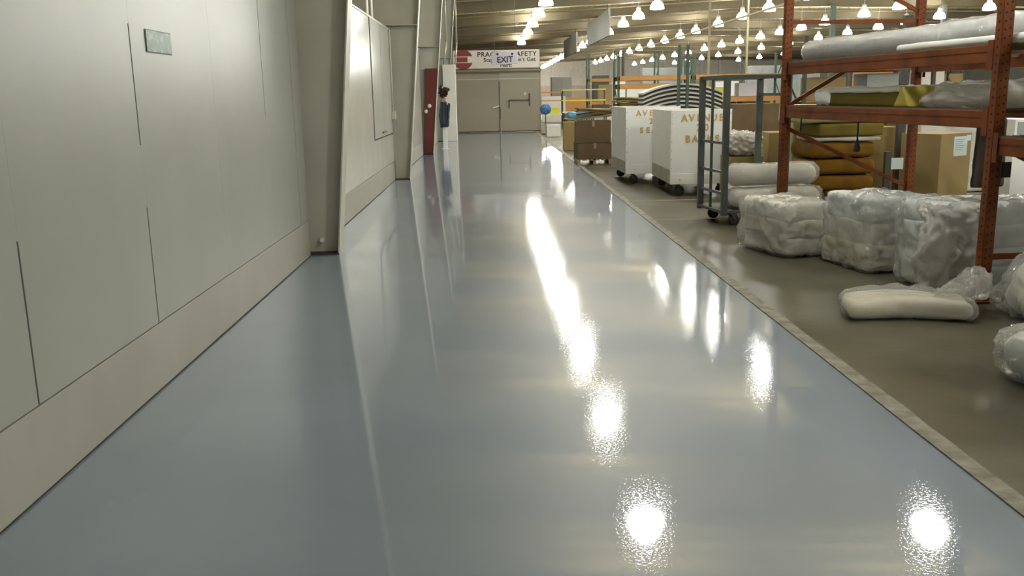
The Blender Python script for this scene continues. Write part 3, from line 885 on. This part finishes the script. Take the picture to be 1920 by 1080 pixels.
# wrapped load behind
t = thing('wrapped_load', 'pale grey stretch-wrapped load behind the tan carton', 'load', (6.75, 13.4, 0), radians(-4))
obj('load', soft(B(), (1.15, .9, 1.05), .04, .01, 2, 75, 14), 'cream', t, True)
obj('wrap', soft(B(), (1.18, .93, 1.07), .05, .012, 2, 76, 34, ridged=.03, rfreq=5), 'film_milky', t, True)
carton('grey box under the nearer bay at the right edge', (5.9, 9.0, 0), radians(3), (.7, .5, .72), 'greyblue', tape=False)
t = carton('white printed carton glimpsed right of the near upright', (6.2, 10.2, .0), 0, (.9, .5, 1.13), 'white', tape=False)
obj('print_patch', box(B(), (-.42, -.256, .96), (-.30, -.252, 1.10)), 'greyblue', t)

# ------------------------------------------------------------------ steel cart
ca = math.atan2(.10, .75)
CT = thing('steel_cart', 'grey-green steel panel cart with ladder-like end frame and black casters', 'cart', (2.63, 10.20, 0), ca)
# local: +y away along the end frame, +x along the cart
ZC = 1.67; CL, CW = .72, .755
def tube(bm, p, q, w=.03): return bar(bm, p, q, w, w)
for x in (0, CL):
    for y in (0, CW):
        obj('post', box(B(), (x-.035, y-.025, .11), (x+.035, y+.025, ZC), .005), 'grey_green', CT)
    if x == 0: obj('mid_rod', tube(B(), (x, CW*.56, .15), (x, CW*.56, ZC), .026), 'grey_green', CT)
    for z in ((.36, .60, .925, ZC-.02) if x == 0 else (1.45, ZC-.02)):
        obj('rung', tube(B(), (x, 0, z), (x, CW, z), .03 if z < 1.5 else .04), 'grey_green', CT)
for y in (0, CW):
    obj('top_rail', box(B(), (0, y-.02, ZC-.045), (CL, y+.02, ZC)), 'grey_green', CT)
obj('deck', box(B(), (-.03, -.02, .135), (CL+.03, CW+.02, .165), .004), 'grey_green', CT)
b = B()
for x in (0, CL): box(b, (x-.02, -.02, .132), (x+.02, CW+.02, .160))
obj('deck_frame', b, 'grey_green', CT)
def caster(parent, x, y, zt, r, m='black', ang=0.0):
    o = obj('caster', box(B(), (-.045, -.035, zt-.012), (.045, .035, zt)), 'gunmetal', parent, loc=(x, y, 0), rot=(0, 0, ang))
    b = B()
    for s in (-1, 1): prism(b, [(-.03, zt-.01), (.03, zt-.01), (.035, r-.01), (.005, r-.015)], 'y', s*.028-.003, s*.028+.003)
    obj('fork', b, 'gunmetal', o)
    b = B(); lathe(b, [(0, -.02), (r*.55, -.02), (r*.9, -.022), (r, -.014), (r, .014), (r*.9, .022), (r*.55, .02), (0, .02)], 22)
    obj('wheel', b, m, o, True, loc=(.02, 0, r), rot=(pi/2, 0, 0))
    return o
for x in (.10, CL-.08):
    for y, a in ((.0, .4), (CW-.12, -.3)): caster(CT, x, y, .132, .066, ang=a)
# rolled foam lying on the cart
for k, (y, z, x, r, lb) in enumerate(((.172, .170, .675, .112, 'lower front roll of white wrapped foam on the steel cart'), (.44, .170, .70, .112, 'lower back roll of white wrapped foam on the steel cart'),
                                     (.30, .416, .69, .118, 'upper roll of white wrapped foam lying on two others'))):
    v = Matrix.Rotation(ca, 4, 'Z') @ Vector((x, y, z)) + Vector((2.63, 10.20, 0))
    t = thing('foam_roll', lb, 'foam roll', v, ca, 'white rolls on the steel cart')
    obj('roll', soft(B(), (1.10, 2*r, 2*r), r, .014, 3, 80+k, 18), 'foam_white', t, True)
    obj('plastic_wrap', soft(B(), (1.16, 2*r+.02, 2*r+.015), r, .012, 3, 80+k, 36, ridged=.028, rfreq=7), 'film', t, True)

# ------------------------------------------------------------------ white carts with stencilled fronts
def white_cart(label, loc, rz_, w, d, zt, lines, hidden=None):
    t = thing('white_cart', label, 'cart', loc, rz_, 'white stencilled carts')
    zb = .175
    obj('front_panel', box(B(), (-w/2, 0, zb+.16), (w/2, .02, zt), .003), 'white', t)
    obj('front_skirt', box(B(), (-w/2, -.012, zb), (w/2, .02, zb+.155), .003), 'white', t)
    obj('back_panel', box(B(), (-w/2, d-.02, zb), (w/2, d, zt), .003), 'white', t)
    for s in (-1, 1):
        x = s*w/2
        obj('side_panel', box(B(), (min(x, x-s*.02), .022, zb+.20), (max(x, x-s*.02), d-.022, zt), .003), 'cream', t)
        obj('side_skirt', box(B(), (min(x, x-s*.03), .022, zb), (max(x, x-s*.03), d-.022, zb+.195), .003), 'skirt', t)
    obj('corner_post', box(B(), (-w/2-.004, -.006, zb), (-w/2+.03, .03, zt+.01), .004), 'white', t)
    obj('corner_post', box(B(), (w/2-.03, -.006, zb), (w/2+.004, .03, zt+.01), .004), 'white', t)
    obj('deck', box(B(), (-w/2+.03, .02, zb+.02), (w/2-.03, d-.02, zb+.05)), 'skirt', t)
    b = B()
    for k in range(8):
        for x in (-w/2+.012, w/2-.012): cyl(b, (x, -.006, zb+.1+k*.13), (x, -.010, zb+.1+k*.13), .006, 6)
    for x in (-.3, .05, .3): cyl(b, (x, -.012, zb+.07), (x, -.017, zb+.07), .009, 6)
    obj('screws', b, 'panelgrey', t, kind='stuff')
    for x in (-w/2+.13, w/2-.13):
        for y in (.12, d-.12): caster(t, x, y, zb, .075, ang=.2*x)
    for s, size, z, pitch in lines:
        for k, ch in enumerate(s):
            text('letter', ch, size, 'stencil', t, (.02+(k-(len(s)-1)/2)*pitch, -.003, z), FRONT, 1.0, bold=.004)
    return t
white_cart('white box cart stencilled AVENUE 20 BACKS in orange, the nearer one', (3.055, 13.25, 0), radians(-1.0), .875, 1.70, 1.235,
           [('AVENUE', .135, 1.125, .107), ('20', .135, .985, .107), ('BACKS', .135, .825, .107)])
white_cart('white box cart stencilled AVENUE 20 SEATS in orange, behind the nearer one', (2.70, 15.2, 0), radians(1.0), .90, 1.6, 1.265,
           [('AVENUE', .125, 1.165, .105), ('20', .125, 1.03, .105), ('SEATS', .125, .885, .105)])
# rack of curved slats standing behind the carts
t = thing('slat_rack', 'dark green post frame holding the curved slats', 'rack', (3.62, 17.3, 0))
for x in (-.10, .06):
    obj('post', box(B(), (x-.025, -.16, 0), (x+.025, -.10, 2.35)), 'green', t)
obj('shelf', box(B(), (-.72, -.1, .98), (.72, 1.2, 1.02)), 'green', t)
for x in (-.7, .7): obj('leg', box(B(), (x-.02, 0, 0), (x+.02, .04, .98)), 'green', t)
for k in range(6):
    lab = ('lowest', 'second from below', 'third from below', 'fourth from below', 'second from top', 'topmost')[k] + ' curved pale slat stacked behind the white carts'
    b = B(); n = 16; pts = []
    for i in range(n+1):
        u = -1+2*i/n; pts.append((u*.76, .17*(1-u*u)))
    poly = pts + [(x, z+.033) for x, z in reversed(pts)]
    prism(b, poly, 'y', 0, .55)
    o = tag(obj('curved_slat', b, 'arc', None, loc=(3.66, 17.46, 1.066+.078*k)), lab, 'slat', 'curved pale slats')
    o2 = obj('gap_shade_fill', prism(B(), [(x, z-.042) for x, z in pts] + [(x, z-.001) for x, z in reversed(pts)], 'y', .03, .5), 'black', o)  # black fill stands in for the shade in the gap below each slat

# ------------------------------------------------------------------ cartons left of and behind the white carts
pallet('wooden pallet under the brown carton stack beside the aisle', (2.25, 20.2, 0), 0, .78, .8, .10)
carton('lower brown carton of the stack beside the aisle', (2.25, 20.2, .102), radians(2), (.74, .74, .35), 'card3')
carton('upper brown carton of the stack beside the aisle', (2.25, 20.22, .456), radians(-3), (.76, .76, .47), 'card3')
def sheets(name, label, loc, rz_, s, n, m, cat='cardboard'):
    t = thing(name, label, cat, loc, rz_)
    z = 0
    h = s[2]/n
    for k in range(n):
        def dr(p, k=k): return Vector((p.x, p.y, p.z+.03*sin(p.x*3+k)+.015*noise.noise(Vector((p.x*4, p.y*4, k)))+.045))
        obj('sheet', soft(B(), (s[0]*(1-.05*(k % 3)), s[1]*(1-.04*(k % 2)), h*.9), h*.3, .004, 4, 90+k, 10, deform=dr), m if k % 2 else 'card', t, True, loc=(.03*sin(k*2.4), .02*cos(k*3), z), rot=(0, 0, .06*sin(k*1.7)))
        z += h
    return t
sheets('flattened_cartons', 'sagging pile of flattened brown cartons on the carton stack', (2.28, 20.2, .945), 0, (.78, .7, .22), 5, 'card3')
carton('tall brown carton behind the white carts carrying loose sheets', (3.06, 20.3, 0), radians(4), (.62, .7, 1.10), 'card3')
sheets('flattened_cartons', 'wide drooping bundle of brown cardboard sheets above the white cart', (3.19, 20.2, 1.135), radians(3), (.94, .7, .20), 4, 'card3')
carton('single tan carton farther along the aisle edge', (2.17, 25.05, 0), radians(-2), (.36, .5, .76), 'card')
carton('large tan carton behind the steel cart rolls', (4.25, 13.0, .0), radians(-6), (.66, .6, .915), 'card2')
b_ = carton('flat tan carton under the crumpled film pack', (3.53, 12.80, .0), radians(2), (.46, .5, .605), 'card2')
t = thing('film_pack', 'crumpled film-wrapped pack sitting on the flat tan carton', 'pack', (3.53, 12.8, .615))
obj('pack', soft(B(), (.42, .44, .29), .08, .02, 5, 101, 16), 'card2', t, True)
obj('film', soft(B(), (.45, .48, .31), .09, .02, 5, 102, 40, ridged=.06, rfreq=10), 'film_milky', t, True)
carton('dark brown carton stack half hidden behind the steel cart', (4.02, 14.2, 0), radians(3), (.72, .6, 1.30), 'card3', tape=False)
carton('wide dark brown carton leaning beyond the far upright', (4.78, 14.6, 0), radians(-8), (.55, .5, 1.18), 'card3', tape=False)

# ------------------------------------------------------------------ work benches and storage far down the hall
def bench(label, loc, rz_, w, d, h, shelves, mtop='cream', mleg='gunmetal', mshelf='bbeam'):
    t = thing('work_bench', label, 'bench', loc, rz_)
    obj('top', box(B(), (-w/2, -d/2, h-.04), (w/2, d/2, h)), mtop, t)
    hp = max([h-.04]+[z for z in shelves])
    for x in (-w/2+.04, w/2-.04):
        obj('leg', box(B(), (x-.025, -d/2+.02, 0), (x+.025, -d/2+.07, h-.04)), mleg, t)
        obj('leg', box(B(), (x-.025, d/2-.07, 0), (x+.025, d/2-.02, hp)), mleg, t)
    for z in shelves: obj('shelf', box(B(), (-w/2, d/2-.4, z-.05), (w/2, d/2, z)), mshelf, t)
    return t
bench('pale bench with orange shelves just past the end doors', (2.75, 42.0, 0), 0, 1.2, .8, .62, (1.25, 1.62))
bench('low dark bench holding blue cloth, right of the tan carton', (3.05, 31.5, 0), 0, 1.0, .7, .70, (), 'panelgrey')
bench('long bench with yellow shelf behind the blue cloth', (4.1, 40.0, 0), 0, 1.9, .8, .75, (1.25, 1.7), 'cream', 'gunmetal', 'yellow')
t = thing('blue_fan', 'round blue drum fan on a pole by the end doors', 'fan', (2.15, 35.5, 0))
obj('base', lathe(B(), [(0, 0), (.18, 0), (.18, .03), (.03, .05), (0, .05)], 16), 'gunmetal', t, True)
obj('pole', cyl(B(), (0, 0, .05), (0, 0, .78), .018, 8), 'gunmetal', t)
b = B(); lathe(b, [(.0, -.09), (.14, -.09), (.20, -.07), (.21, 0), (.20, .07), (.14, .09), (0, .09)], 24)
obj('drum', b, 'blue', t, True, loc=(0, 0, .95), rot=(pi/2, 0, 0))
b = B()
for k in range(5): bar(b, (0, -.098, 0), (.17*cos(k*1.2566), -.098, .17*sin(k*1.2566)), .03, .01)
obj('grille', b, 'ltblue', t, loc=(0, 0, .95))
t = thing('blue_cloth', 'heap of folded blue cloth on the low dark bench', 'cloth', (3.05, 31.5, .701))
obj('heap', soft(B(), (.80, .5, .20), .08, .05, 6, 110, 18, ridged=.05, rfreq=8), 'ltblue', t, True)
for x, y, s, m, lb in ((2.45, 41.9, (.35, .3, .28), 'bbeam', 'small orange bin on the pale bench past the end doors'), (2.95, 41.9, (.4, .3, .30), 'yellow', 'small yellow bin on the pale bench past the end doors')):
    carton(lb, (x, y, .622), 0, s, m, 'bin', 'storage_bin', tape=False)

def back_rack(label, loc, rz_, w, d, h, levels, mpost='green', mbeam='bbeam'):
    t = thing('storage_rack', label, 'rack', loc, rz_)
    for x in (-w/2, w/2):
        for y in (-d/2, d/2): obj('upright', box(B(), (x-.035, y-.03, 0), (x+.035, y+.03, h)), mpost, t)
        b = B(); z = .2; k = 0
        while z+.8 < h:
            bar(b, (x, -d/2 if k % 2 else d/2, z), (x, d/2 if k % 2 else -d/2, z+.8), .03, .03); z += .8; k += 1
        obj('lacing', b, mpost, t)
    for z in levels:
        for y in (-d/2, d/2): obj('beam', box(B(), (-w/2, y-.03, z-.13), (w/2, y+.03, z)), mbeam, t)
        obj('shelf', box(B(), (-w/2, -d/2, z), (w/2, d/2, z+.02)), 'card2', t)
    return t
back_rack('green and orange storage rack rising behind the white carts', (5.2, 29.5, 0), 0, 2.3, 1.0, 2.5, (.9, 1.75, 2.0))
back_rack('second green and orange storage rack, right of the first', (8.0, 30.0, 0), 0, 2.9, 1.0, 2.7, (.7, 1.3, 2.0))
back_rack('dark storage rack behind the foam shelves', (7.4, 18.5, 0), radians(3), 2.6, 1.0, 2.5, (.6, 1.25, 1.95), 'gunmetal', 'orange')
back_rack('grey steel rack deeper behind the foam shelves', (11.6, 26.0, 0), 0, 3.2, 1.0, 2.9, (.7, 1.5, 2.3), 'gunmetal', 'bbeam')
back_rack('far rack of boxes past the first green rack', (6.6, 46.0, 0), 0, 3.4, 1.0, 3.4, (1.1, 2.2), 'green', 'bbeam')
back_rack('far rack at the right, seen over the long mattress', (19.0, 40.0, 0), 0, 3.4, 1.0, 3.6, (1.2, 2.4), 'gunmetal', 'orange')
back_rack('far red-beamed rack near the hall middle', (12.5, 52.0, 0), 0, 3.6, 1.0, 3.6, (1.2, 2.4), 'green', 'orange')
def fill(rows):
    for lb, loc, s, m in rows: carton(lb, loc, radians(rnd.uniform(-4, 4)), s, m, tape=m.startswith('card'))
fill([('yellow foam block on the first green rack, left', (4.6, 29.5, .925), (.8, .7, .45), 'yellow'),
      ('dull green block on the first green rack, right', (5.6, 29.5, .925), (.9, .7, .50), 'foam_olive'),
      ('yellow block on the second green rack, left', (7.3, 30.0, 1.325), (.9, .7, .30), 'yellow'),
      ('violet-grey bundle on the second green rack', (8.5, 30.0, 1.325), (.9, .7, .42), 'lilac'),
      ('dark carton low on the second green rack', (7.5, 30.0, .725), (.9, .7, .42), 'card3'),
      ('tan carton low on the second green rack', (8.6, 30.0, .725), (.9, .7, .42), 'card'),
      ('tan carton on the dark rack behind the foam shelves', (6.7, 18.5, 1.275), (.7, .7, .45), 'card2'),
      ('grey machine housing on the dark rack', (7.9, 18.5, 1.275), (.9, .7, .5), 'greyblue'),
      ('white carton low on the dark rack', (7.2, 18.5, .625), (.8, .7, .45), 'white'),
      ('brown carton low on the dark rack', (8.2, 18.5, .625), (.6, .7, .45), 'card3'),
      ('orange block on the grey steel rack', (10.8, 26.0, 1.525), (.9, .7, .5), 'bbeam'),
      ('pale block on the grey steel rack', (12.2, 26.0, 1.525), (1.0, .7, .55), 'cream'),
      ('tan carton low on the grey steel rack', (11.2, 26.0, .725), (1.0, .7, .5), 'card2'),
      ('grey carton low on the grey steel rack', (12.5, 26.0, .725), (.9, .7, .5), 'greyblue'),
      ('tan load on the far rack past the first green rack', (6.0, 46.0, 1.125), (1.2, .8, .8), 'card2'),
      ('white load on the far rack past the first green rack', (7.4, 46.0, 1.125), (1.2, .8, .8), 'white'),
      ('pale load on the far right rack', (18.3, 40.0, 1.225), (1.2, .8, .8), 'cream'),
      ('tan load on the far right rack', (19.8, 40.0, 1.225), (1.2, .8, .8), 'card2'),
      ('tan load on the red-beamed rack', (11.8, 52.0, 1.225), (1.3, .8, .8), 'card'),
      ('white load on the red-beamed rack', (13.3, 52.0, 1.225), (1.3, .8, .8), 'white')])
fill([('tall yellow-tan load on the floor beyond the slat rack', (4.4, 24.0, 0), (1.0, .9, 1.25), 'foam_yellow'),
      ('pale wrapped load on the floor right of the slat rack', (5.8, 22.0, 0), (1.1, .9, 1.0), 'cream'),
      ('tan load on the floor before the second green rack', (7.4, 25.5, 0), (1.2, 1.0, 1.1), 'card2'),
      ('grey load on the floor before the grey steel rack', (9.6, 22.5, 0), (1.2, 1.0, 1.2), 'greyblue'),
      ('brown load on the floor far behind the tan carton', (9.0, 16.0, 0), (1.2, 1.0, 1.0), 'card3'),
      ('white load on the floor far behind the grey wrapped load', (8.2, 13.6, 0), (1.1, .9, .95), 'white'),
      ('olive load on the floor left of the far benches', (3.3, 36.5, 0), (.7, .7, .75), 'foam_olive'),
      ('pale green crate beside the blue fan', (2.3, 33.6, 0), (.5, .5, .42), 'cream'),
      ('pale load far down the hall past the benches', (3.6, 52.0, 0), (1.3, 1.0, 1.4), 'cream'),
      ('orange load far down the hall past the benches', (5.2, 56.0, 0), (1.4, 1.0, 1.3), 'bbeam'),
      ('white load far down the hall at the middle', (9.0, 48.0, 0), (1.5, 1.0, 1.5), 'white'),
      ('tan load far down the hall at the middle', (10.8, 37.0, 0), (1.5, 1.0, 1.3), 'card2'),
      ('grey load far down the hall at the right', (15.0, 38.0, 0), (1.5, 1.0, 1.5), 'greyblue'),
      ('yellow load far down the hall at the right', (13.4, 34.0, 0), (1.2, 1.0, 1.1), 'yellow')])
# machinery cabinets hung or standing far away
for x, y, s, m, lb in ((5.6, 72.0, (1.6, .8, 2.8), 'panelgrey', 'grey-green tall cabinet far down the hall, left'), (8.9, 74.0, (1.3, .8, 2.9), 'gunmetal', 'dark tall cabinet far down the hall, left of the white column'),
                      (13.5, 70.0, (4.0, 1.0, 3.3), 'greyblue', 'long grey machine enclosure far down the hall'), (21.0, 66.0, (5.0, 1.0, 3.2), 'greyblue', 'long grey enclosure far down the hall, right')):
    t = thing('machine_cabinet', lb, 'cabinet', (x, y, 0))
    obj('body', box(B(), (-s[0]/2, -s[1]/2, 0), (s[0]/2, s[1]/2, s[2]), .02), m, t)
    n = max(2, int(s[0]/.8))
    for k in range(n):
        a = -s[0]/2 + s[0]*k/n
        obj('door', box(B(), (a+.03, -s[1]/2-.02, .1), (a+s[0]/n-.03, -s[1]/2, s[2]-.1), .004), m, t)
# interior building columns
for x, y, w, m, lb in ((9.55, 40.3, .09, 'steel_tan', 'slim pale building column behind the slat rack'),
                      (11.2, 40.3, .09, 'steel_tan', 'slim pale building column right of the slat rack'), (17.0, 46.0, .22, 'green', 'dark green building column at the right'),
                      (22.5, 46.0, .22, 'gunmetal', 'dark building column at far right')):
    t = thing('hall_column', lb, 'column', (x, y, 0)); t['kind'] = 'structure'
    h = zroof(x)-.6
    obj('shaft', box(B(), (-w/2, -w/2, 0), (w/2, w/2, h), .01), m, t)
    obj('cap', box(B(), (-w*.8, -w*.8, h), (w*.8, w*.8, h+.03)), m, t)
    obj('base', box(B(), (-w*.9, -w*.9, 0), (w*.9, w*.9, .03)), m, t)
t = thing('utility_post', 'white boxed utility post with dark risers beside the far benches', 'post', (5.6, 40.0, 0))
obj('casing', box(B(), (-.26, -.2, 0), (.26, .2, 2.15), .02), 'white', t)
for x in (-.18, 0, .18): obj('riser', cyl(B(), (x, 0, 2.15), (x, 0, 3.25), .035 if x < .1 else .06, 8), 'gunmetal', t)
